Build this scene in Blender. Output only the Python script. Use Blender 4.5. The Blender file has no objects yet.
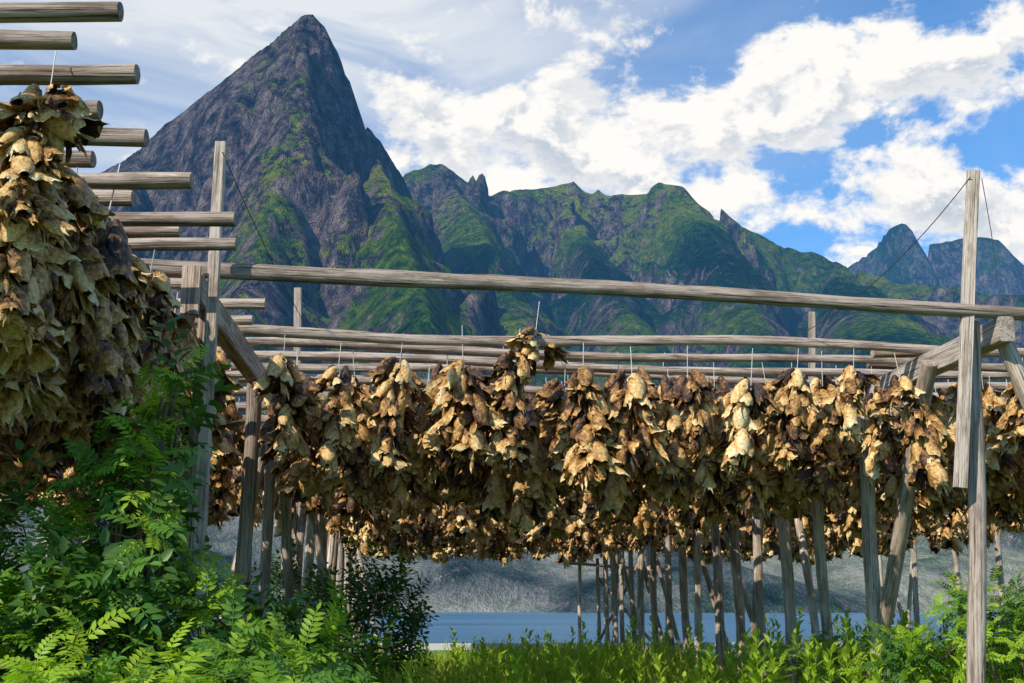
import bpy, math, random, bmesh
import numpy as np
from mathutils import Vector, Matrix, Quaternion
R=random.Random(7)
SC=bpy.context.scene
COL=SC.collection
TH=math.radians(12.8); F=1138.0; CZ=1.35
def sv(bx,by,Y):
    """bearing / elevation measured on the photo + real distance Y (m) -> world metres"""
    v=(341.5-by)/F; u=(bx-512)/F
    den=math.cos(TH)-v*math.sin(TH)
    return Vector((u/den*Y, Y, CZ+(math.sin(TH)+v*math.cos(TH))/den*Y))
# ------------------------------------------------------------ helpers
def link(o,parent=None):
    COL.objects.link(o)
    if parent: o.parent=parent
    return o
def empty(name):
    e=bpy.data.objects.new(name,None); e.empty_display_size=.2
    return link(e)
def mesh(name,v,f,mat=None,smooth=True,cols=None):
    me=bpy.data.meshes.new(name); me.from_pydata(v,[],f)
    if smooth: me.polygons.foreach_set("use_smooth",[True]*len(me.polygons))
    if mat: me.materials.append(mat)
    if cols is not None:
        a=me.color_attributes.new("tone",'FLOAT_COLOR','POINT')
        a.data.foreach_set("color",np.array(cols,dtype=np.float32).ravel())
    me.update(); return me
_cache={}
def arrays(me):
    if me.name not in _cache:
        v=np.empty(len(me.vertices)*3,np.float32); me.vertices.foreach_get("co",v)
        li=np.empty(len(me.loops),np.int64); me.loops.foreach_get("vertex_index",li)
        lt=np.empty(len(me.polygons),np.int64); me.polygons.foreach_get("loop_total",lt)
        c=np.empty(len(me.vertices)*4,np.float32); me.color_attributes["tone"].data.foreach_get("color",c)
        mi=np.empty(len(me.polygons),np.int64); me.polygons.foreach_get("material_index",mi)
        _cache[me.name]=(v.reshape(-1,3),li,lt,c.reshape(-1,4),mi,me.materials[0])
    return _cache[me.name]
def bake(name,items,parent=None,smooth=False):
    """many placed copies -> one mesh object; tone.g = random per copy"""
    mats=[];VS=[];LI=[];LT=[];CS=[];MI=[];off=0
    for me,M in items:
        v,li,lt,c,mi,mt=arrays(me)
        if mt not in mats: mats.append(mt)
        M=np.array(M,dtype=np.float32); VS.append(v@M[:3,:3].T+M[:3,3]); LI.append(li+off); LT.append(lt)
        c=c.copy(); c[:,1]=R.random(); CS.append(c); MI.append(np.full(len(lt),mats.index(mt))); off+=len(v)
    V=np.concatenate(VS);LI=np.concatenate(LI);LT=np.concatenate(LT);CS=np.concatenate(CS);MI=np.concatenate(MI)
    me=bpy.data.meshes.new(name); me.vertices.add(len(V)); me.vertices.foreach_set("co",V.ravel())
    me.loops.add(len(LI)); me.loops.foreach_set("vertex_index",LI.astype(np.int32))
    me.polygons.add(len(LT)); me.polygons.foreach_set("loop_start",np.concatenate([[0],np.cumsum(LT)[:-1]]).astype(np.int32)); me.polygons.foreach_set("loop_total",LT.astype(np.int32))
    for m in mats: me.materials.append(m)
    me.polygons.foreach_set("material_index",MI.astype(np.int32))
    me.update(calc_edges=True)
    a=me.color_attributes.new("tone",'FLOAT_COLOR','POINT'); a.data.foreach_set("color",CS.astype(np.float32).ravel())
    return link(bpy.data.objects.new(name,me),parent)
class NT:
    def __init__(s,tree): s.t=tree; s.n=tree.nodes; s.l=tree.links
    def new(s,typ,**kw):
        n=s.n.new(typ)
        for k,v in kw.items(): setattr(n,k,v)
        return n
    def math(s,op,a,b=0.0,clamp=False):
        n=s.n.new('ShaderNodeMath'); n.operation=op; n.use_clamp=clamp
        for i,val in enumerate((a,b)):
            if isinstance(val,bpy.types.NodeSocket): s.l.new(val,n.inputs[i])
            else: n.inputs[i].default_value=val
        return n.outputs[0]
    def mix(s,fac,a,b,blend='MIX'):
        n=s.n.new('ShaderNodeMix'); n.data_type='RGBA'; n.blend_type=blend
        for i,val in ((0,fac),(6,a),(7,b)):
            if isinstance(val,bpy.types.NodeSocket): s.l.new(val,n.inputs[i])
            else: n.inputs[i].default_value=val if i==0 else (*val,1) if len(val)==3 else val
        return n.outputs[2]
    def noise(s,vec,scale,detail=4,rough=.55,dist=0):
        n=s.n.new('ShaderNodeTexNoise'); s.l.new(vec,n.inputs['Vector'])
        n.inputs['Scale'].default_value=scale; n.inputs['Detail'].default_value=detail
        n.inputs['Roughness'].default_value=rough; n.inputs['Distortion'].default_value=dist
        return n.outputs[0]
    def ramp(s,fac,stops):
        n=s.n.new('ShaderNodeValToRGB'); s.l.new(fac,n.inputs[0])
        e=n.color_ramp.elements
        while len(e)<len(stops): e.new(.5)
        for el,(p,c) in zip(e,stops): el.position=p; el.color=(*c,1)
        return n.outputs[0]
    def mr(s,val,a,b,c=0,d=1,smooth=False):
        n=s.n.new('ShaderNodeMapRange'); s.l.new(val,n.inputs[0])
        if smooth: n.interpolation_type='SMOOTHSTEP'
        for i,x in enumerate((a,b,c,d)): n.inputs[i+1].default_value=x
        return n.outputs[0]
    def scalev(s,vec,sc):
        n=s.n.new('ShaderNodeMapping'); s.l.new(vec,n.inputs[0]); n.inputs['Scale'].default_value=sc
        return n.outputs[0]
def newmat(name):
    m=bpy.data.materials.new(name); m.use_nodes=True
    m.node_tree.nodes.clear(); return m,NT(m.node_tree)
def bump(k,h,strength,dist):
    b=k.new('ShaderNodeBump'); k.l.new(h,b.inputs['Height'])
    b.inputs['Strength'].default_value=strength; b.inputs['Distance'].default_value=dist
    return b.outputs[0]
def finish(k,sh):
    o=k.new('ShaderNodeOutputMaterial'); k.l.new(sh,o.inputs[0])
def attr(k):
    at=k.new('ShaderNodeAttribute',attribute_name="tone"); sp=k.new('ShaderNodeSeparateColor'); k.l.new(at.outputs['Color'],sp.inputs[0]); return sp
# ------------------------------------------------------------ materials
def wood_mat(name,c1,c2,c3):
    m,k=newmat(name); tc=k.new('ShaderNodeTexCoord'); oi=k.new('ShaderNodeObjectInfo')
    off=k.new('ShaderNodeVectorMath',operation='ADD'); k.l.new(tc.outputs['Object'],off.inputs[0])
    cx=k.new('ShaderNodeCombineXYZ'); k.l.new(k.math('MULTIPLY',oi.outputs['Random'],37.),cx.inputs[2]); k.l.new(cx.outputs[0],off.inputs[1])
    v=off.outputs[0]
    g=k.noise(k.scalev(v,(85,85,1.3)),1,4,.7)
    b=k.noise(k.scalev(v,(11,11,2.4)),1,4,.7)
    c=k.ramp(g,[(.37,c3),(.44,c1),(.62,c2)])
    c=k.mix(k.mr(b,.47,.62,0,.7),c,tuple(x*f for x,f in zip(c1,(.42,.36,.32))))
    tone=k.mr(oi.outputs['Random'],0,1,.8,1.25)
    c2_=k.new('ShaderNodeVectorMath',operation='SCALE'); k.l.new(c,c2_.inputs[0]); k.l.new(tone,c2_.inputs[3])
    p=k.new('ShaderNodeBsdfPrincipled'); k.l.new(c2_.outputs[0],p.inputs['Base Color']); p.inputs['Roughness'].default_value=.75
    p.inputs['Specular IOR Level'].default_value=.3
    k.l.new(bump(k,g,1.0,.012),p.inputs['Normal'])
    finish(k,p.outputs[0]); return m
WOOD=wood_mat("weathered_wood",(.35,.265,.20),(.56,.455,.365),(.05,.033,.025))
WOODP=wood_mat("pale_board",(.44,.35,.27),(.62,.53,.44),(.10,.07,.05))
def fish_mat():
    m,k=newmat("dried_fish_skin")
    sp=attr(k)
    tc=k.new('ShaderNodeTexCoord'); oi=k.new('ShaderNodeObjectInfo')
    n=k.noise(tc.outputs['Object'],42,4,.75)
    t=k.math('ADD',sp.outputs[0],k.math('MULTIPLY',k.math('SUBTRACT',n,.5),1.35))
    t=k.math('ADD',t,k.mr(oi.outputs['Random'],0,1,-.07,.07))
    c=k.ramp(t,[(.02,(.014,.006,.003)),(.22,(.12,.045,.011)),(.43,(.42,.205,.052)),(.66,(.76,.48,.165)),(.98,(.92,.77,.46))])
    p=k.new('ShaderNodeBsdfPrincipled'); k.l.new(c,p.inputs['Base Color']); p.inputs['Roughness'].default_value=.33
    p.inputs['Specular IOR Level'].default_value=.5
    k.l.new(bump(k,n,.8,.016),p.inputs['Normal'])
    finish(k,p.outputs[0]); return m
FISH=fish_mat()
def simple(name,c,rough=.7,metal=0):
    m,k=newmat(name); p=k.new('ShaderNodeBsdfPrincipled'); p.inputs['Base Color'].default_value=(*c,1)
    p.inputs['Roughness'].default_value=rough; p.inputs['Metallic'].default_value=metal
    finish(k,p.outputs[0]); return m
STRING=simple("nylon_string",(.6,.58,.52)); WIRE=simple("steel_wire",(.06,.05,.045),.5,.6)
def leaf_mat(name,a,b,c,trans=.35):
    m,k=newmat(name); sp=attr(k)
    t=k.math('ADD',k.math('MULTIPLY',sp.outputs[1],.45),k.math('MULTIPLY',sp.outputs[0],.55))
    col=k.ramp(t,[(.1,a),(.5,b),(.92,c)])
    p=k.new('ShaderNodeBsdfPrincipled'); k.l.new(col,p.inputs['Base Color']); p.inputs['Roughness'].default_value=.45
    p.inputs['Specular IOR Level'].default_value=.35
    tr=k.new('ShaderNodeBsdfTranslucent'); k.l.new(k.mix(1.0,col,(1.5,1.6,.6),'MULTIPLY'),tr.inputs[0])
    mx=k.new('ShaderNodeMixShader'); mx.inputs[0].default_value=trans; k.l.new(p.outputs[0],mx.inputs[1]); k.l.new(tr.outputs[0],mx.inputs[2])
    finish(k,mx.outputs[0]); return m
LEAF=leaf_mat("rowan_leaf",(.03,.085,.018),(.085,.20,.025),(.20,.36,.035),.3)
LEAFY=leaf_mat("young_leaf",(.13,.25,.015),(.30,.45,.03),(.46,.58,.06),.4)
LEAFD=leaf_mat("dark_leaf",(.02,.06,.012),(.055,.13,.02),(.12,.22,.03),.2)
GRASS=leaf_mat("grass_blade",(.12,.19,.012),(.30,.42,.03),(.52,.55,.10),.35)
BARK=simple("shrub_bark",(.14,.10,.06),.85)
# ------------------------------------------------------------ noise (numpy)
rs=np.random.RandomState(5); TAB=rs.rand(256,256)*2-1
def vn(x,y,s=0):
    x=x+s*17.3; y=y+s*9.7
    xi=np.floor(x).astype(int); yi=np.floor(y).astype(int); fx=x-xi; fy=y-yi
    fx=fx*fx*fx*(fx*(fx*6-15)+10); fy=fy*fy*fy*(fy*(fy*6-15)+10)
    a=TAB[xi&255,yi&255]; b=TAB[(xi+1)&255,yi&255]; c=TAB[xi&255,(yi+1)&255]; d=TAB[(xi+1)&255,(yi+1)&255]
    return (a*(1-fx)+b*fx)*(1-fy)+(c*(1-fx)+d*fx)*fy
def fbm(x,y,s,o=4,g=.55):
    r=0;a=1;t=0
    for i in range(o): r=r+a*vn(x*2**i,y*2**i,s+i); t+=a; a*=g
    return r/t
# ------------------------------------------------------------ mountains
def mountain_mat():
    m,k=newmat("mountain_rock_grass_and_haze")
    g=k.new('ShaderNodeNewGeometry'); sx=k.new('ShaderNodeSeparateXYZ'); k.l.new(g.outputs['Position'],sx.inputs[0])
    sp=attr(k); P=g.outputs['Position']
    n3=k.noise(P,.075,5,.8)
    st=k.noise(k.scalev(P,(.045,.045,.018)),1,5,.78,.6)
    rock=k.ramp(k.math('ADD',k.math('MULTIPLY',st,.6),k.math('MULTIPLY',n3,.4)),[(.40,(.010,.011,.024)),(.47,(.065,.052,.07)),(.54,(.22,.160,.155)),(.64,(.50,.39,.31))])
    gt=k.math('ADD',k.math('MULTIPLY',n3,.65),k.math('MULTIPLY',sp.outputs[1],.35))
    grn=k.ramp(gt,[(.38,(.004,.020,.014)),(.45,(.018,.062,.014)),(.53,(.075,.155,.015)),(.65,(.30,.32,.04))])
    s=k.math('ADD',sp.outputs[0],k.math('MULTIPLY',k.math('SUBTRACT',n3,.5),2.4))
    s=k.math('ADD',s,k.math('MULTIPLY',k.math('SUBTRACT',.5,st),1.7))
    fac=k.mr(s,.44,.58,0,1,True)
    c=k.mix(fac,rock,grn)
    c=k.mix(k.math('MULTIPLY',sp.outputs[2],.6),c,k.mix(k.mr(n3,.42,.52,0,1),(.14,.24,.06),(.68,.60,.50)))
    bp=bump(k,k.math('ADD',k.math('MULTIPLY',n3,26.),k.math('MULTIPLY',st,44.)),1.0,1.0)
    p=k.new('ShaderNodeBsdfDiffuse'); k.l.new(c,p.inputs[0]); k.l.new(bp,p.inputs['Normal'])
    em=k.new('ShaderNodeEmission'); k.l.new(k.mix(sp.outputs[2],(.06,.23,.50),(.46,.52,.54)),em.inputs[0])  # aerial haze painted into the surface as emission, bluish, paler on low slopes
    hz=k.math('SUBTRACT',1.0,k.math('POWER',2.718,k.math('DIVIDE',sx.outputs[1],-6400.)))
    hz=k.math('ADD',hz,k.math('MULTIPLY',sp.outputs[2],.24))  # extra painted haze glow brightens the low slopes by the far shore
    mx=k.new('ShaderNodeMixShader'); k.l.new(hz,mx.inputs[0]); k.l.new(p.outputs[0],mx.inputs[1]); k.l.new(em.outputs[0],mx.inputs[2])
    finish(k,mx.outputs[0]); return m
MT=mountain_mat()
def terrain(name,ridges,x0,x1,y0,y1,res,ns=1.0):
    xs=np.arange(x0,x1+res,res); ys=np.arange(y0,y1+res,res)
    X,Y=np.meshgrid(xs,ys); H=np.full(X.shape,-30.0); D=np.full(X.shape,999.)
    wx=X+38*vn(X/150,Y/150,3)+14*vn(X/50,Y/50,13); wy=Y+38*vn(X/150,Y/150,4)+14*vn(X/50,Y/50,14)
    for pts,wk,wc,pw,rd in ridges:
        P=[sv(*p) for p in pts]
        for a,b in zip(P[:-1],P[1:]):
            dx,dy=b.x-a.x,b.y-a.y; L2=dx*dx+dy*dy+1e-6
            t=np.clip(((X-a.x)*dx+(Y-a.y)*dy)/L2,0,1)
            d=np.hypot(X-a.x-t*dx,Y-a.y-t*dy)
            t2=np.clip(((wx-a.x)*dx+(wy-a.y)*dy)/L2,0,1); d2=np.hypot(wx-a.x-t2*dx,wy-a.y-t2*dy)
            k=np.clip(d/120,0,1); d=d*(1-k)+d2*k
            d=np.sqrt(d*d+rd*rd)-rd
            h=a.z+(b.z-a.z)*t+14; W=wk*h+wc
            val=h*np.clip(1-d/W,0,1)**pw-14
            k=val>H; H=np.where(k,val,H); D=np.where(k,d,D)
    w=np.clip(D/(80*ns),0,1); hh=np.clip(H+10,0,1e9)
    e=0
    for lam,amp,sd in ((300,.20,1),(130,.17,2),(60,.12,5),(28,.06,6)):
        n=vn(wx/lam/ns,wy/lam/ns,sd); e=e+amp*(1-np.abs(n)*1.9)
    H=H-e*np.minimum(hh,330*ns)*w
    lam=105*ns; q=H/lam+.9*fbm(X/340/ns,Y/340/ns,21,4); fr=q-np.floor(q)
    sm=np.clip((fr-.55)/.3,0,1); sm=sm*sm*(3-2*sm); tm=np.clip(fbm(X/260/ns,Y/260/ns,31,3)*2+.55,0,1)
    H=H+(sm-fr)*lam*.7*tm*w*np.clip(hh/80,0,1)
    H=H+fbm(X/44,Y/44,8,3)*13*ns*np.clip(hh/60,0,1)*(.35+.65*w)
    far=np.clip((Y-1500)/300,0,1)*(ns<1.5)
    H=H+far*np.clip(hh/200,0,1)*(1-np.abs(vn(X/38,Y/60,91))*2)*8
    gy,gx=np.gradient(H,res); slope=np.hypot(gx,gy); nz=1/np.sqrt(1+slope**2)
    gm=nz*.80+.06+.60*fbm(X/210,Y/210,41,4,.6)+.28*fbm(X/45,Y/45,51,3)
    gm=gm-.10*np.clip((30-H)/30,0,1)+.10*(1-far)*np.clip((X+330)/200,0,1)
    gm=gm+.19*far*np.clip((H-470)/80,0,1)-.24*np.exp(-((H-380)/75)**2)*np.clip((Y-1200)/300,0,1)*(ns<1.5)
    gv=.44+.6*fbm(X/180,Y/180,61,4)+.28*far*np.clip((H-350)/300,0,1)
    low=np.clip((170-H)/110,0,1)*np.clip(.65+fbm(X/60,Y/60,71,3)*1.2,0,1)*(ns<1.5)
    col=np.stack([gm,gv,low,np.ones_like(nz)],-1).astype(np.float32)
    v=np.stack([X,Y,H],-1).reshape(-1,3); nx=len(xs); ny=len(ys)
    i=np.arange(ny-1)[:,None]*nx+np.arange(nx-1)[None,:]
    f=np.stack([i,i+1,i+nx+1,i+nx],-1).reshape(-1,4)
    me=bpy.data.meshes.new(name); me.vertices.add(len(v)); me.vertices.foreach_set("co",v.ravel())
    me.loops.add(f.size); me.loops.foreach_set("vertex_index",f.ravel())
    me.polygons.add(len(f)); me.polygons.foreach_set("loop_start",np.arange(0,f.size,4)); me.polygons.foreach_set("loop_total",np.full(len(f),4))
    me.polygons.foreach_set("use_smooth",np.ones(len(f),bool))
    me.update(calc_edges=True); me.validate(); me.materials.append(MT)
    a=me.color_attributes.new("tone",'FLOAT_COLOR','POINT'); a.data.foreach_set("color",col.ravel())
    return link(bpy.data.objects.new(name,me))
R1=[
 ([(-260,330,1600),(-60,260,1500),(20,225,1450),(90,178,1400),(140,150,1350),(168,122,1330),(200,98,1320),(240,68,1300),(268,44,1280),(290,24,1260),(303,13,1250),(314,13,1250),(324,25,1250),(336,50,1260),(345,72,1265),(352,92,1270),(361,118,1280),(378,138,1290),(402,176,1400)],.72,90,1.7,4),
 ([(306,15,1250),(300,110,1130),(262,230,980),(235,340,800),(215,430,690)],.75,90,1.6,12),
 ([(368,134,1275),(383,175,1140),(402,245,980),(428,320,840),(450,430,700)],.75,90,1.6,10),
 ([(140,150,1350),(120,250,1080),(90,400,780)],.8,90,1.6,15)]
R2=[
 ([(380,200,1700),(405,180,1800),(415,170,1820),(440,167,1850),(452,176,1850),(462,192,1870),(480,196,1900),(505,196,1950),(525,191,1980),(550,186,2000),(575,186,2000),(600,192,2000),(625,197,1970),(648,192,1950),(662,184,1900),(680,187,1900),(690,198,1900),(710,207,1900),(740,226,1950),(780,243,2000),(830,262,2000),(900,285,1900),(1000,297,1800),(1150,310,1700),(1400,330,1600)],1.25,150,1.45,14),
 ([(445,172,1850),(490,250,1450),(520,330,1150),(500,450,850)],1.0,110,1.4,35),
 ([(560,187,2000),(590,255,1650),(640,330,1300),(620,450,850)],1.0,110,1.4,35),
 ([(670,187,1900),(720,255,1600),(760,330,1250),(760,450,850)],1.1,110,1.4,40),
 ([(830,262,2000),(850,300,1500),(920,380,1000),(990,480,800)],1.4,90,1.4,60),
 ([(300,500,700),(380,515,680),(430,530,670),(480,520,670),(540,540,670),(600,520,690),(760,530,700),(1000,520,760),(1300,520,800)],.9,70,1.1,20)]
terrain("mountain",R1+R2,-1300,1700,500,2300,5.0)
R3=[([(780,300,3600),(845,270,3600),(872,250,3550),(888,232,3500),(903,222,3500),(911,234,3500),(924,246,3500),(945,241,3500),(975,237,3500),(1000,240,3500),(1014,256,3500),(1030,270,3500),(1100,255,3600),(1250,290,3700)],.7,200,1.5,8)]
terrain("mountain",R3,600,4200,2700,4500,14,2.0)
# ------------------------------------------------------------ water + ground
def water():
    m,k=newmat("fjord_water"); g=k.new('ShaderNodeNewGeometry')
    n=k.noise(k.scalev(g.outputs['Position'],(.25,.8,1)),1,3,.6); n2=k.noise(k.scalev(g.outputs['Position'],(.008,.04,1)),1,3,.5)
    p=k.new('ShaderNodeBsdfPrincipled'); k.l.new(k.mix(n2,(.04,.13,.23),(.11,.24,.37)),p.inputs['Base Color'])
    k.l.new(k.mr(n2,.3,.7,.2,.45),p.inputs['Roughness']); p.inputs['IOR'].default_value=1.33
    k.l.new(bump(k,n,.6,.25),p.inputs['Normal']); finish(k,p.outputs[0])
    S=12000
    link(bpy.data.objects.new("water",mesh("water",[(-S,-S,-4.5),(S,-S,-4.5),(S,S,-4.5),(-S,S,-4.5)],[(0,1,2,3)],m)))
water()
def gz(x,y):
    z=.10*math.sin(x*.7+y*.3)+.07*math.sin(y*.9-x*.2)
    if y>27: z-= (y-27)*.16+ max(0,y-34)*.25
    return max(z,-12)
def ground():
    m,k=newmat("grassy_ground"); g=k.new('ShaderNodeNewGeometry'); P=g.outputs['Position']
    n=k.noise(P,1.2,4,.65); n2=k.noise(P,9,3,.6)
    c=k.ramp(k.math('ADD',k.math('MULTIPLY',n,.6),k.math('MULTIPLY',n2,.4)),[(.35,(.045,.04,.018)),(.5,(.07,.12,.02)),(.65,(.14,.2,.04))])
    p=k.new('ShaderNodeBsdfPrincipled'); k.l.new(c,p.inputs['Base Color']); p.inputs['Roughness'].default_value=.95
    k.l.new(bump(k,n2,.8,.08),p.inputs['Normal']); finish(k,p.outputs[0])
    xs=np.concatenate([np.linspace(-400,-32,24),np.arange(-30,31,1.),np.linspace(34,400,24)])
    ys=np.concatenate([np.linspace(-300,-12,20),np.arange(-10,61,1.)])
    v=[(x,y,gz(x,y)) for y in ys for x in xs]; nx=len(xs)
    f=[(j*nx+i,j*nx+i+1,(j+1)*nx+i+1,(j+1)*nx+i) for j in range(len(ys)-1) for i in range(nx-1)]
    link(bpy.data.objects.new("ground",mesh("ground",v,f,m)))
ground()
# ------------------------------------------------------------ poles and beams
def orient(p0,p1):
    d=(p1-p0); q=Vector((0,0,1)).rotation_difference(d.normalized())
    return d.length,q
def pole(name,p0,p1,r,parent,mat=None,r2=None,wob=.012,sides=12):
    p0=Vector(p0);p1=Vector(p1); L,q=orient(p0,p1); r2=r if r2 is None else r2
    n=max(3,int(L/.25)); v=[];f=[]; ph=R.random()*6; ph2=R.random()*6; am=wob*min(1,L/3)
    for i in range(n+1):
        t=i/n; rr=(r+(r2-r)*t)*(1+R.uniform(-.05,.05)+(R.random()<.12)*.09); e=math.sin(math.pi*t)
        ox=am*(math.sin(t*5+ph)*e*1.6+R.uniform(-.12,.12)); oy=am*(math.sin(t*4+ph2)*e*1.6+R.uniform(-.12,.12))
        for j in range(sides):
            a=j/sides*2*math.pi; k=1+.06*math.sin(3*a+ph+t*3)
            v.append((ox+rr*k*math.cos(a),oy+rr*k*math.sin(a),t*L))
    for i in range(n):
        for j in range(sides):
            a=i*sides+j;b=i*sides+(j+1)%sides; f.append((a,b,b+sides,a+sides))
    me=mesh(name,v+v[:sides]+v[-sides:],f+[tuple(range(len(v)+sides-1,len(v)-1,-1)),tuple(range(len(v)+sides,len(v)+2*sides))],mat or WOOD)
    o=bpy.data.objects.new(name,me); o.rotation_mode='QUATERNION'; o.rotation_quaternion=q; o.location=p0
    return link(o,parent)
def board(name,p0,p1,w,h,parent,mat=None):
    p0=Vector(p0);p1=Vector(p1); d=(p1-p0); L=d.length; z=d.normalized()
    up=Vector((0,0,1)) if abs(z.z)<.8 else Vector((0,1,0))
    x=up.cross(z).normalized(); y=z.cross(x)
    v=[];f=[]; b=min(w,h)*.08; n=max(2,int(L/.4))
    prof=[(-w/2+b,-h/2),(w/2-b,-h/2),(w/2,-h/2+b),(w/2,h/2-b),(w/2-b,h/2),(-w/2+b,h/2),(-w/2,h/2-b),(-w/2,-h/2+b)]
    for i in range(n+1):
        t=i/n; jx=R.uniform(-.003,.003); jy=R.uniform(-.003,.003)
        for a,c in prof: v.append((a+jx,c+jy,t*L))
    for i in range(n):
        for j in range(8):
            a=i*8+j;c=i*8+(j+1)%8; f.append((a,c,c+8,a+8))
    f+= [tuple(range(7,-1,-1)),tuple(range(n*8,n*8+8))]
    me=mesh(name,v,f,mat or WOOD,smooth=False)
    o=bpy.data.objects.new(name,me)
    M=Matrix((x,y,z)).transposed().to_4x4(); M.translation=p0; o.matrix_world=M
    return link(o,parent)
RACK=empty("fish_drying_rack")
PZ=3.35
def XB(D): return -1.95-.08*(D-6.8)
def XC(D): return 3.45-.06*(D-8)
def XA(D): return -7.2-.08*(D-6.8)
def XD(D): return 9.2-.04*(D-8)
CT=PZ-.055
for fn,d0 in ((XB,6.65),(XC,7.75),(XA,3.2),(XD,8.5)):
    D=d0
    while D<29:
        e=D+3.1; board("cap_beam",(fn(D),D,CT-.09),(fn(e),e,CT-.09),.11,.18,RACK,WOODP if fn is XC and D<8 else WOOD); D=e+.02+R.uniform(0,.05)
board("cap_beam",(-3.6,3.0,CT-.09),(-3.9,9.2,CT-.09),.11,.18,RACK)
for D in (3.2,5.4,7.6): pole("post",(-3.55-.05*D,D+.1,gz(-3.6,D)-.1),(-3.45-.05*D,D+.1,CT-.19),.055,RACK)
pole("front_rail",(-2.36,6.72,PZ),(4.6,7.98,PZ-.02),.054,RACK,wob=.02,r2=.046)
# front-left frame
board("tall_board",(-1.78,6.62,0),(-1.82,6.66,4.14),.068,.045,RACK,WOODP)
pole("post",(-1.90,6.95,0),(-1.905,6.93,CT-.19),.06,RACK)
board("cleat",(-1.93,6.60,CT-.28),(-1.93,6.60,CT+.02),.11,.03,RACK)
pole("brace",(-3.0,7.15,0),(-2.02,7.0,CT-.1),.045,RACK)
pole("post",(XB(9.3)+.0,9.35,0),(XB(9.3),9.35,CT-.19),.062,RACK)
# front-right frame
board("tall_board",(3.03,7.72,2.09),(3.34,7.76,4.38),.085,.045,RACK,WOODP)
pole("post",(3.02,7.86,0),(3.27,7.86,CT-.02),.062,RACK,WOODP,r2=.055)
pole("brace",(4.55,8.0,0),(3.52,7.95,CT-.12),.06,RACK,WOODP)
pole("brace",(XC(11.2),11.2,0),(XC(8.9)-.1,8.8,CT-.12),.062,RACK)
pole("post",(XC(10.4)-.12,10.35,0),(XC(10.4)-.05,10.35,CT-.19),.066,RACK,WOODP)
board("upright",sv(297,420,10.3),sv(298,288,10.3),.07,.04,RACK,WOODP)
board("upright",sv(812,420,12.5),sv(812,312,12.5),.07,.04,RACK,WOODP)
def posts(fn,D,end,step):
    while D<end:
        x=fn(D); m=WOODP if R.random()<.6 else WOOD
        pole("post",(x+R.uniform(-.06,.06),D+R.uniform(-.1,.1),gz(x,D)-.1),(x,D,CT-.19),R.uniform(.05,.07),RACK,m,sides=10)
        if R.random()<.25:
            sgn=R.choice((-1,1)); pole("brace",(x+sgn*R.uniform(.6,1.0),D+.3,gz(x,D)-.1),(x+sgn*.08,D+.2,CT-.3),.045,RACK,m,sides=8)
        if R.random()<.25:
            s=R.choice((-1.3,1.3)); pole("brace",(x+.1,D+s,gz(x,D)-.1),(x+.1,D,CT-.3),.045,RACK,m,sides=8)
        D+=step*R.uniform(.9,1.1)
posts(XC,12.0,28.5,1.2); posts(XB,10.6,28,1.4); posts(XA,4,26,2.4); posts(XD,8.6,28,2.0)
# ------------------------------------------------------------ dried cod heads
def petal(V,Fc,C,o,d,side,n,L,W,cup,curl,tone,rim=.2,nu=6,nv=4,rag=.2,twist=0,crum=.006,blunt=True):
    """crumpled gill cover / skin flap, blunt ragged end"""
    b=len(V); pos=o.copy(); dd=d.copy(); nn=n.copy(); sd=side.copy(); sk=R.uniform(-.9,.9)
    for i in range(nu+1):
        t=i/nu
        w=W*(.45+.55*math.sin(min(1,t*1.8)*math.pi/2))*(1 if t<.6 else 1-((t-.6)/.4)**2*(.6 if blunt else .8))
        for j in range(nv+1):
            s=j/nv*2-1; ed=abs(s)>.9 or i==nu
            p=pos+sd*(s*w*(1+R.uniform(-rag,rag)*ed)+sk*W*t*t)-nn*(cup*w*s*s)+nn*R.uniform(-crum,crum)+nn*(.12*w*math.cos(s*9))+dd*(R.uniform(-.020,.014) if i==nu else R.uniform(-.004,.004))
            if i==nu: p-=dd*(L*.18*s*s)
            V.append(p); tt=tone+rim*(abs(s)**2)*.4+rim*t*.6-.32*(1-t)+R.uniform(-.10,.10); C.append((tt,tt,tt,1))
        q=Quaternion(sd,curl/nu*(.4+1.2*t))@Quaternion(dd,twist/nu); dd=q@dd; nn=q@nn; sd=q@sd; pos=pos+dd*(L/nu)
    for i in range(nu):
        for j in range(nv):
            a=b+i*(nv+1)+j; Fc.append((a,a+1,a+nv+2,a+nv+1))
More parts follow.
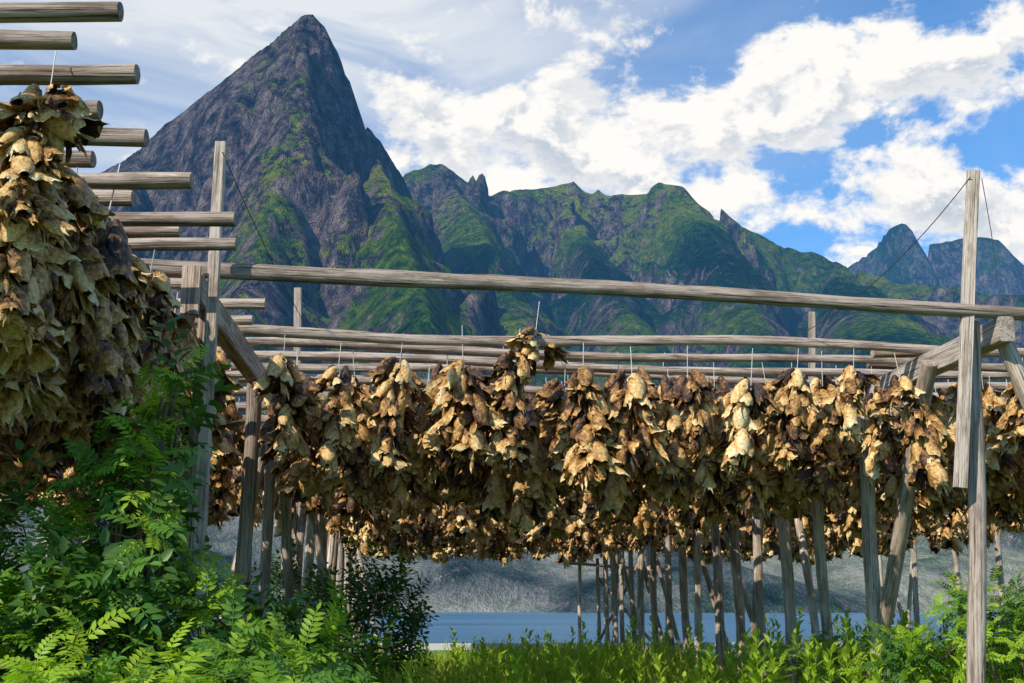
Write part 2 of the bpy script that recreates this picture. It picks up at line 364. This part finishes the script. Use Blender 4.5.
def head(V,Fc,C,o,a,n,sc,tone):
    s=a.cross(n).normalized(); n=s.cross(a).normalized()
    b=len(V); m=9
    # skull: wide blunt snout, brow ridge, narrows behind the gills
    prof=[(-.012,.012,.9),(.008,.030,.8),(.04,.040,.75),(.075,.050,.85),(.115,.052,.7),(.15,.044,.6),(.185,.022,.6)]
    for i,(t,r,fl) in enumerate(prof):
        for j in range(m):
            an=j/m*2*math.pi
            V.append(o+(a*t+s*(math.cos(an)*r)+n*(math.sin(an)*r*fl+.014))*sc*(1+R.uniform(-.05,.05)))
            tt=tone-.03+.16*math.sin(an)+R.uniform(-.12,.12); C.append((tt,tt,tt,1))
    for i in range(len(prof)-1):
        for j in range(m):
            p=b+i*m+j;q=b+i*m+(j+1)%m; Fc.append((p,q,q+m,p+m))
    for sg in (-1,1):   # eye sockets
        c=o+(a*.06+s*sg*.036+n*.030)*sc; bb=len(V)
        ax=(s*sg*.7+n*.6).normalized(); u=a; w=ax.cross(u).normalized()
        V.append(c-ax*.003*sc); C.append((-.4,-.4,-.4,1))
        for j in range(8):
            an=j/8*2*math.pi; V.append(c+(u*math.cos(an)+w*math.sin(an))*.018*sc+ax*.008*sc); C.append((tone+.3,)*3+(1,))
        for j in range(8): Fc.append((bb,bb+1+j,bb+1+(j+1)%8))
    op=R.uniform(.15,1.1)
    for sg in (-1,1):
        sp=op*R.uniform(.6,1.2)
        d=(a*.9+s*sg*sp+n*R.uniform(-.1,.4)).normalized(); nn=(n*.8+s*sg*.6).normalized(); sd=d.cross(nn).normalized(); nn=sd.cross(d).normalized()
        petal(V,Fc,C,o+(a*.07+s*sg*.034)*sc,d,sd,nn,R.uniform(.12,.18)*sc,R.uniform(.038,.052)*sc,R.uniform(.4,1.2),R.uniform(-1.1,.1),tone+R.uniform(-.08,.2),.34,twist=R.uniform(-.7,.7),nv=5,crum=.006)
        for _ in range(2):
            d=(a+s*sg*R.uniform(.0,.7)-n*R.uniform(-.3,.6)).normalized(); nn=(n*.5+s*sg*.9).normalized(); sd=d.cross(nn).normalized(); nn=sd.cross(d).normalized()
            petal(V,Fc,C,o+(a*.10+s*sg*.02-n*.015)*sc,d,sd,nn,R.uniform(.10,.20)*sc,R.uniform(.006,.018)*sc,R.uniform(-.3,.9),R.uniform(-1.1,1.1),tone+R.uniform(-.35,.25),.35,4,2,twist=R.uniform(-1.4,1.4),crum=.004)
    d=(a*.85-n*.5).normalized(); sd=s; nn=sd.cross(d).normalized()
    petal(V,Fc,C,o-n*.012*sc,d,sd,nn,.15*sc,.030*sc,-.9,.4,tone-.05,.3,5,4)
BUN=[]
def make_bundle(L,gap,wide=1.0):
    V=[];Fc=[];C=[]; nt=max(2,int(L/gap)); bend=Vector((R.uniform(-.07,.07),R.uniform(-.07,.07),0))
    for ti in range(nt):
        k=R.choice((2,3,3)) if ti else 3; a0=R.random()*6.28
        zz=-.08-(L-.18)*ti/nt
        for j in range(k):
            an=a0+j*6.28/k+R.uniform(-.5,.5); out=Vector((math.cos(an),math.sin(an),0))
            tl=R.uniform(.15,.85)*wide*(1.1 if ti<2 else .9)
            a=(Vector((0,0,-1))*math.cos(tl)+out*math.sin(tl)+Vector((R.uniform(-.25,.25),R.uniform(-.25,.25),0))).normalized()
            n=(out*math.cos(tl)+Vector((0,0,1))*math.sin(tl))
            if R.random()<.25: n=Quaternion(a,R.uniform(-2.8,2.8))@n
            rr=R.uniform(.02,.06)
            head(V,Fc,C,Vector((out.x*rr,out.y*rr,zz+R.uniform(-.05,.05)))+bend*math.sin(ti/nt*3),a,n,R.uniform(.9,1.3),R.choice((R.uniform(.04,.26),R.uniform(.26,.55),R.uniform(.35,.66))))
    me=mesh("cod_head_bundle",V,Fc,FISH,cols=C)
    bm=bmesh.new(); bm.from_mesh(me)
    ret=bmesh.ops.create_cone(bm,cap_ends=True,segments=4,radius1=.003,radius2=.003,depth=.28,matrix=Matrix.Translation((0,0,.03)))
    me.materials.append(STRING); vs=set(ret['verts'])
    for f in bm.faces:
        if all(v in vs for v in f.verts): f.material_index=1
    bm.to_mesh(me); bm.free(); return me
for b in range(12): BUN.append(make_bundle(R.uniform(.60,1.0),.120,wide=R.uniform(.8,1.15)))
SHORT=make_bundle(.36,.10,wide=1.4)
HEADS=empty("hanging_dried_cod_heads")
def hang(x,y,z,me=None,drop=None,s=None):
    o=bpy.data.objects.new("cod_head_bundle",me or R.choice(BUN))
    s=s or R.uniform(.88,1.15)
    o.location=(x,y,z-(R.uniform(.03,.19) if drop is None else drop)); o.rotation_euler=(R.uniform(-.12,.12),R.uniform(-.12,.12),R.random()*6.28); o.scale=(s,s,s*R.uniform(.92,1.08))
    link(o,HEADS)
left=[(3.6,-1.36),(3.86,-1.62),(4.12,-1.47),(4.42,-1.72),(4.72,-1.62),(4.98,-1.95),(5.3,-1.58),(5.55,-1.95),(5.83,-1.49),(6.05,-1.85),(6.32,-1.60),(6.75,-2.2),(7.1,-1.95),(7.6,-1.70),(8.1,-1.9),(8.6,-2.1)]
for i,(D,xe) in enumerate(left):
    pole("hanging_pole",(-7.8,D+R.uniform(-.1,.1),PZ),(xe,D,PZ+R.uniform(-.01,.02)),R.uniform(.040,.047),RACK,r2=R.uniform(.034,.043),wob=.015)
    if i<2: continue
    if i==2:
        hang(-1.76,D-.1,PZ-.0,drop=.06,s=.80); hang(-1.90,D-.05,PZ-.32,drop=.05,s=.82); x=-2.12
    elif D<5: x=-2.02
    else: x=XB(D)-R.uniform(.15,.3)
    while x>-6.8:
        hang(x,D+R.uniform(-.03,.03),PZ-.04); x-=R.uniform(.30,.40)*(1 if x>-4.5 else 1.4)
D=9.2
while D<16:
    pole("hanging_pole",(XA(D)-.3,D,PZ),(XB(D)-.15,D,PZ),.045,RACK); x=XB(D)-.4
    while x>-7.0: hang(x,D,PZ-.04); x-=R.uniform(.42,.55)
    D+=.9
D=8.35
while D<27:
    xb=XB(D); Dc=D+.75; xc=XC(Dc)
    z=PZ+R.uniform(-.01,.02); th=R.uniform(.036,.05)
    pole("hanging_pole",(xb-R.uniform(.05,.3),D-.03,z),(xc+R.uniform(.1,.4),Dc+.04,z),th,RACK,r2=th*.9,wob=.03)
    D2=Dc+.12; pole("hanging_pole",(xc-R.uniform(.1,.5),D2,z),(xc+6.1,D2+.45,z),th,RACK,r2=th*.9,wob=.03)
    x=xb+.2+R.uniform(0,.2)
    step=.43 if D<9 else .38 if D<11 else .44
    while x<xc-.15:
        t=(x-xb)/(xc-xb); sag=-.03*math.sin(math.pi*t)
        hang(x,D+.75*t+R.uniform(-.03,.03),z-.04+sag); x+=step*R.uniform(.85,1.2)
    x=xc+.35
    while x<xc+5.0:
        t=(x-xc)/6; hang(x,D2+.45*t,z-.04); x+=step*R.uniform(.9,1.25)
    D+=(.5 if D<11 else .8)*R.uniform(.9,1.15)
p=sv(537,352,8.75); hang(p.x,8.70,PZ+.14,SHORT,drop=0)
def wire(name,pts,r,parent,mat):
    cu=bpy.data.curves.new(name,'CURVE'); cu.dimensions='3D'; cu.bevel_depth=r; cu.bevel_resolution=1
    s=cu.splines.new('POLY'); s.points.add(len(pts)-1)
    for q,pt in zip(s.points,pts): q.co=(*pt,1)
    cu.materials.append(mat); return link(bpy.data.objects.new(name,cu),parent)
def sagline(a,b,sag,n=14): return [a.lerp(b,i/n)-Vector((0,0,sag*4*(i/n)*(1-i/n))) for i in range(n+1)]
wire("guy_wire",sagline(Vector((-1.79,6.6,4.05)),Vector((XB(9.5)+.55,9.4,PZ+.05)),.06),.0035,RACK,WIRE)
wire("guy_wire",sagline(Vector((3.3,7.72,4.32)),Vector((2.2,9.1,PZ+.05)),.16),.0035,RACK,WIRE)
wire("hook_wire",[Vector((3.37,7.7,4.3)),Vector((3.40,7.7,3.9)),Vector((3.41,7.7,3.5))],.003,RACK,WIRE)
RK2=empty("fish_drying_rack")
for px in (598,606,622,580): 
    x=sv(px,600,27).x; pole("post",(x,27,-.2),(x,27,2.3),.04,RK2,WOODP)
pole("rail",sv(566,563,27),sv(670,570,28),.035,RK2,WOODP)
pole("brace",sv(596,575,27.1),sv(650,640,27.1),.035,RK2,WOODP); pole("brace",sv(640,560,27.1),sv(600,640,27.1),.035,RK2,WOODP)
GR=empty("roadside_guard_rail")
gp=simple("galvanised_rail",(.6,.6,.58),.5)
board("rail",(-5,24.2,.40),(9,25.2,.40),.05,.14,GR,gp)
for i in range(8): board("rail_post",(-4.6+i*1.9,24.3+i*.135,-.4),(-4.6+i*1.9,24.3+i*.135,.44),.06,.06,GR,gp)
# ------------------------------------------------------------ foliage
def leaflet(V,Fc,C,o,d,n,L,W,t):
    s=d.cross(n).normalized(); b=len(V); dr=n*(-L*.12)
    for (tt,ww) in ((0,0),(.3,1),(.65,.85),(1,0)):
        c=o+d*(L*tt)+dr*tt*tt
        if ww==0: V.append(c); C.append((t,t,t,1))
        else:
            for k in (-1,0,1): V.append(c+s*(k*W*ww)+n*(abs(k)*W*.35)); C.append((t,t,t,1))
    Fc+= [(b,b+1,b+2),(b,b+2,b+3),(b+1,b+4,b+5,b+2),(b+2,b+5,b+6,b+3),(b+4,b+7,b+5),(b+5,b+7,b+6)]
def compound(V,Fc,C,o,d,n,L,pairs,t0):
    s=d.cross(n).normalized(); pos=o.copy(); dd=d.copy(); st=L/(pairs+1)
    for i in range(pairs+1):
        pos2=pos+dd*st
        q=Quaternion(s,-.09); dd=q@dd; nn=s.cross(dd).normalized()
        k=len(V)
        for pp in (pos,pos2):
            V+= [pp+s*.0015,pp-s*.0015]; C+= [(t0,t0,t0,1)]*2
        Fc.append((k,k+1,k+3,k+2))
        pos=pos2
        if i<pairs:
            ll=L*.34*(1-.35*abs(i/pairs-.45))
            for sg in (-1,1):
                ld=(s*sg*.9+dd*.5+nn*R.uniform(-.2,.2)).normalized()
                leaflet(V,Fc,C,pos,ld,nn,ll,ll*.19,t0+R.uniform(-.12,.12))
        else: leaflet(V,Fc,C,pos,dd,nn,L*.32,L*.055,t0+.05)
def sprig(mat,nl,LL,pairs):
    V=[];Fc=[];C=[]
    for i in range(nl):
        an=i*2.4+R.uniform(-.3,.3); h=.14*i/nl; el=.15+.9*i/nl+R.uniform(-.25,.2)
        d=Vector((math.cos(an)*math.cos(el),math.sin(an)*math.cos(el),math.sin(el)))
        n=Vector((-math.cos(an)*math.sin(el),-math.sin(an)*math.sin(el),math.cos(el)))
        compound(V,Fc,C,Vector((0,0,h)),d,n,LL*R.uniform(.75,1.15),pairs,R.uniform(.2,.8))
    return mesh("leaf_sprig",V,Fc,mat,smooth=False,cols=C)
def simple_sprig(mat,nl,LL):
    V=[];Fc=[];C=[]
    for i in range(nl):
        an=i*2.4; h=.3*i/nl; el=R.uniform(-.2,.9)
        d=Vector((math.cos(an)*math.cos(el),math.sin(an)*math.cos(el),math.sin(el))); n=Vector((-math.cos(an)*math.sin(el),-math.sin(an)*math.sin(el),math.cos(el)))
        leaflet(V,Fc,C,Vector((0,0,h))+d*.03,d,n,LL*R.uniform(.7,1.2),LL*.22,R.uniform(.2,.8))
    return mesh("leaf_sprig",V,Fc,mat,smooth=False,cols=C)
SPR=[sprig(LEAF,6,.18,6) for _ in range(5)]
SPRY=[sprig(LEAFY,6,.15,6) for _ in range(4)]
SPRD=[simple_sprig(LEAFD,26,.08) for _ in range(4)]
def tube(V,Fc,pts,r0,r1):
    b=len(V); n=len(pts)
    for i,p in enumerate(pts):
        d=(pts[min(i+1,n-1)]-pts[max(i-1,0)]).normalized(); x=d.orthogonal().normalized(); y=d.cross(x); r=r0+(r1-r0)*i/(n-1)
        for j in range(5):
            a=j*1.2566; V.append(p+x*math.cos(a)*r+y*math.sin(a)*r)
    for i in range(n-1):
        for j in range(5):
            a=b+i*5+j;c=b+i*5+(j+1)%5; Fc.append((a,c,c+5,a+5))
def bush(name,bases,blobs,sprigs,sc=(.8,1.2)):
    par=empty(name); V=[];Fc=[]; items=[]
    for (cx,cy,cz,rx,ry,rz,n) in blobs:
        base=min(bases,key=lambda b:(b[0]-cx)**2+(b[1]-cy)**2); B=Vector((base[0],base[1],gz(base[0],base[1])-.05)); loc=[]
        for _ in range(5):
            e=Vector((cx+R.uniform(-.6,.6)*rx,cy+R.uniform(-.6,.6)*ry,cz+R.uniform(-.1,.8)*rz)); mid=B.lerp(e,.5)+Vector((R.uniform(-.1,.1),R.uniform(-.1,.1),.12))
            pts=[B*(1-t)**2+mid*2*t*(1-t)+e*t*t for t in [i/8 for i in range(9)]]
            tube(V,Fc,pts,.02,.006); loc+=pts[3:]
        for _ in range(n):
            while True:
                u=Vector((R.uniform(-1,1),R.uniform(-1,1),R.uniform(-1,1)))
                if .25<u.length<1: break
            u=u*(u.length**-.35)
            p=Vector((cx+u.x*rx,cy+u.y*ry,cz+u.z*rz))
            q=min(loc,key=lambda l:(l-p).length); m=q.lerp(p,.5)-Vector((0,0,.04))
            tube(V,Fc,[q,m,p],.006,.003)
            ax=(Vector((u.x*.9,u.y*.9,.9+u.z*.3))+Vector((R.uniform(-.3,.3),R.uniform(-.3,.3),0))).normalized()
            qq=Vector((0,0,1)).rotation_difference(ax)@Quaternion((0,0,1),R.random()*6.28); s=R.uniform(*sc)
            items.append((R.choice(sprigs),Matrix.LocRotScale(p,qq,Vector((s,s,s)))))
    bake("leaves",items,par)
    link(bpy.data.objects.new("branches",mesh("branches",V,Fc,BARK)),par)
bush("rowan_shrub",[(-2.3,5.3),(-1.75,5.2)],[(-2.15,5.1,1.22,.5,.45,.47,84),(-1.62,5.0,1.6,.17,.25,.42,32),(-2.75,5.4,1.2,.4,.4,.45,54),(-2.0,4.8,.85,.7,.4,.45,76),(-1.50,4.95,2.14,.08,.1,.20,7),(-1.70,5.1,1.85,.15,.2,.2,11)],SPR+SPRY[:3]+SPRD[:2],(.75,1.25))
bush("rowan_shrub",[(-1.3,5.2)],[(-1.3,5.2,1.05,.42,.4,.32,64),(-.95,5.3,.85,.4,.45,.3,46),(-1.2,4.5,.8,.6,.35,.28,50)],SPR[:3]+SPRY+SPRD[:1],(.7,1.2))
bush("rowan_shrub",[(-1.0,3.2)],[(-1.1,3.1,.93,.35,.4,.16,30),(-.6,3.2,.90,.35,.35,.15,26),(-1.35,3.4,.96,.3,.3,.18,20)],SPRY,(.55,.95))
bush("rowan_sapling",[(3.9,9.0)],[(3.75,9.0,.95,.7,.5,.5,50),(4.4,9.1,1.2,.45,.4,.4,34),(3.1,9.3,.75,.4,.4,.3,28)],SPR[:2]+SPRY,(.7,1.1))
bush("rowan_sapling",[(2.5,10.2)],[(2.5,10.2,.62,.5,.4,.3,30),(3.2,10.8,.8,.4,.4,.35,24)],SPR[:2]+SPRY,(.6,1.0))
bush("willow_bush",[(-1.6,12)],[(-1.45,12,1.0,.5,.6,.8,110),(-2.4,12.5,.9,.7,.6,.8,80)],SPRD,(.8,1.3))
bush("willow_bush",[(-5,9)],[(-4.6,9,1.0,1.1,.8,.8,110),(-3.4,10,.8,.9,.8,.7,90)],SPRD,(.9,1.5))
bush("willow_bush",[(6.5,14)],[(6.2,14,.6,1.2,.8,.6,70),(4.4,13,.45,.8,.6,.4,40)],SPRD+SPRY[:1],(.7,1.1))
def patch(nb,h0,h1,wide=.006):
    V=[];Fc=[];C=[]
    for _ in range(nb):
        x=R.uniform(-.55,.55);y=R.uniform(-.55,.55);h=R.uniform(h0,h1); a=R.random()*6.28; b=R.random()*6.28
        l=Vector((math.cos(b),math.sin(b),0))*h*R.uniform(.1,.5); s=Vector((math.cos(a),math.sin(a),0))*wide*R.uniform(.6,1.5); o=Vector((x,y,0)); t=R.random(); k=len(V)
        V+= [o-s,o+s,o+l*.3+Vector((0,0,h*.55))-s*.8,o+l*.3+Vector((0,0,h*.55))+s*.8,o+l+Vector((0,0,h*.95))]; C+=[(t,t,t,1)]*5
        Fc+= [(k,k+1,k+3,k+2),(k+2,k+3,k+4)]
    return mesh("grass_tuft",V,Fc,GRASS,cols=C)
PT=[patch(260,.15,.5,.009) for _ in range(3)]+[patch(200,.25,.75,.011)]
def weed():
    V=[];Fc=[];C=[]; H=R.uniform(.55,.85)
    for i in range(24):
        t=i/24; an=i*2.4; el=.5+.5*t; d=Vector((math.cos(an)*math.cos(el),math.sin(an)*math.cos(el),math.sin(el))); n=Vector((-math.cos(an)*math.sin(el),-math.sin(an)*math.sin(el),math.cos(el)))
        leaflet(V,Fc,C,Vector((0,0,.08+H*t)),d,n,.15*(1-.5*t),.018,R.uniform(.3,.9))
    c=[(.4,.4,.4,1)]*10; tube(V,Fc,[Vector((0,0,0)),Vector((0,0,H+.08))],.004,.002); C+=c
    return mesh("weed",V,Fc,LEAFY,smooth=False,cols=C)
WD=[weed() for _ in range(4)]
its=[]
for _ in range(560):
    y=R.uniform(9,29); x=R.uniform(-.35,.52)*y+R.uniform(-1,1); s=R.uniform(.8,1.25)*(1 if y<22 else .6)
    its.append((R.choice(PT),Matrix.LocRotScale(Vector((x,y,gz(x,y)-.02)),Quaternion((0,0,1),R.random()*6.28),Vector((1.1,1.1,s)))))
bake("grass",its)
its=[]
for _ in range(520):
    y=R.uniform(8.5,20); x=R.uniform(-.12,.52)*y; s=R.uniform(.65,1.25)*(1.2 if x>.2*y else 1)
    its.append((R.choice(WD),Matrix.LocRotScale(Vector((x,y,gz(x,y)-.02)),Quaternion((R.uniform(-.15,.15),R.uniform(-.15,.15),1),R.random()*6.28),Vector((s,s,s)))))
bake("weeds",its)
# ------------------------------------------------------------ sky
SUN=Vector((-.60,-.62,.58)).normalized()
el=math.asin(SUN.z); az=math.atan2(SUN.x,SUN.y)
w=bpy.data.worlds.new("World"); SC.world=w; w.use_nodes=True; w.node_tree.nodes.clear(); k=NT(w.node_tree)
sky=k.new('ShaderNodeTexSky'); sky.sky_type='NISHITA'; sky.sun_disc=False; sky.sun_elevation=el; sky.sun_rotation=az; sky.air_density=1.0; sky.dust_density=.3; sky.ozone_density=2.5
tc=k.new('ShaderNodeTexCoord'); V0=tc.outputs['Generated']
def dirof(px,py): return (sv(px,py,1)-Vector((0,0,CZ))).normalized()
def blob(px,py,r,amp):
    d=dirof(px,py); s=k.new('ShaderNodeVectorMath',operation='SUBTRACT'); k.l.new(V0,s.inputs[0]); s.inputs[1].default_value=d
    m=k.new('ShaderNodeVectorMath',operation='MULTIPLY'); k.l.new(s.outputs[0],m.inputs[0]); m.inputs[1].default_value=(1,1,1.5)
    l=k.new('ShaderNodeVectorMath',operation='LENGTH'); k.l.new(m.outputs[0],l.inputs[0])
    return k.mr(l.outputs['Value'],0,r/F*1.25,amp,0,True)
mask=None
for b in [(560,130,125,.40),(450,150,110,.40),(650,150,115,.34),(740,125,110,.30),(840,80,120,.30),(890,20,80,.18),(990,80,75,.36),(895,205,115,.38),(1010,225,90,.36),(715,195,80,.24),(800,15,90,.18)]:
    x=blob(*b); mask=x if mask is None else k.math('ADD',mask,x)
mask=k.math('MINIMUM',mask,.38)
def dens(off):
    a=k.new('ShaderNodeVectorMath',operation='ADD'); k.l.new(V0,a.inputs[0]); a.inputs[1].default_value=off
    v=k.scalev(a.outputs[0],(1,1,1.5))
    return k.noise(v,12,6,.6,.2)
d0=dens((0,0,0)); d1=dens((-.008,0,.016))
nb=k.math('ADD',k.math('MULTIPLY',k.math('SUBTRACT',d0,.5),1.8),.5)
base=k.math('ADD',nb,mask)
cf=k.mr(base,.58,.80,0,1,True)
shade=k.mr(k.math('SUBTRACT',d1,d0),-.05,.07,0,1,True)
thick=k.mr(base,.70,1.0,.3,1.0,True)
cc=k.mix(k.math('MULTIPLY',shade,thick),(6.7,6.55,6.3),(3.7,4.15,4.8))
skc=k.mix(1.0,sky.outputs[0],(.40,.92,1.26),'MULTIPLY')
hz=k.noise(k.scalev(V0,(2.2,2.2,7)),1.6,5,.6,.8)
hm=k.math('ADD',blob(150,-20,620,.8),blob(420,60,300,.3))
veil=k.math('MULTIPLY',k.mr(hz,.3,.66,.35,1,True),k.math('ADD',hm,.12),True)
skc=k.mix(veil,skc,(5.2,5.5,5.8))
fin=k.mix(cf,skc,cc)
bg=k.new('ShaderNodeBackground'); k.l.new(fin,bg.inputs[0]); bg.inputs[1].default_value=.15
o=k.new('ShaderNodeOutputWorld'); k.l.new(bg.outputs[0],o.inputs[0])
sl=bpy.data.lights.new("sun",'SUN'); sl.energy=5; sl.angle=math.radians(.5); sl.color=(1,.93,.82)
so=link(bpy.data.objects.new("sun",sl)); so.rotation_euler=SUN.to_track_quat('Z','Y').to_euler()
cam=bpy.data.cameras.new("camera"); cam.lens=40.0; cam.sensor_width=36; cam.clip_end=20000; cam.clip_start=.05
co=link(bpy.data.objects.new("camera",cam)); co.location=(0,0,CZ); co.rotation_euler=(math.pi/2+TH,0,0); SC.camera=co
SC.view_settings.view_transform='Standard'; SC.view_settings.look='None'; SC.view_settings.exposure=0
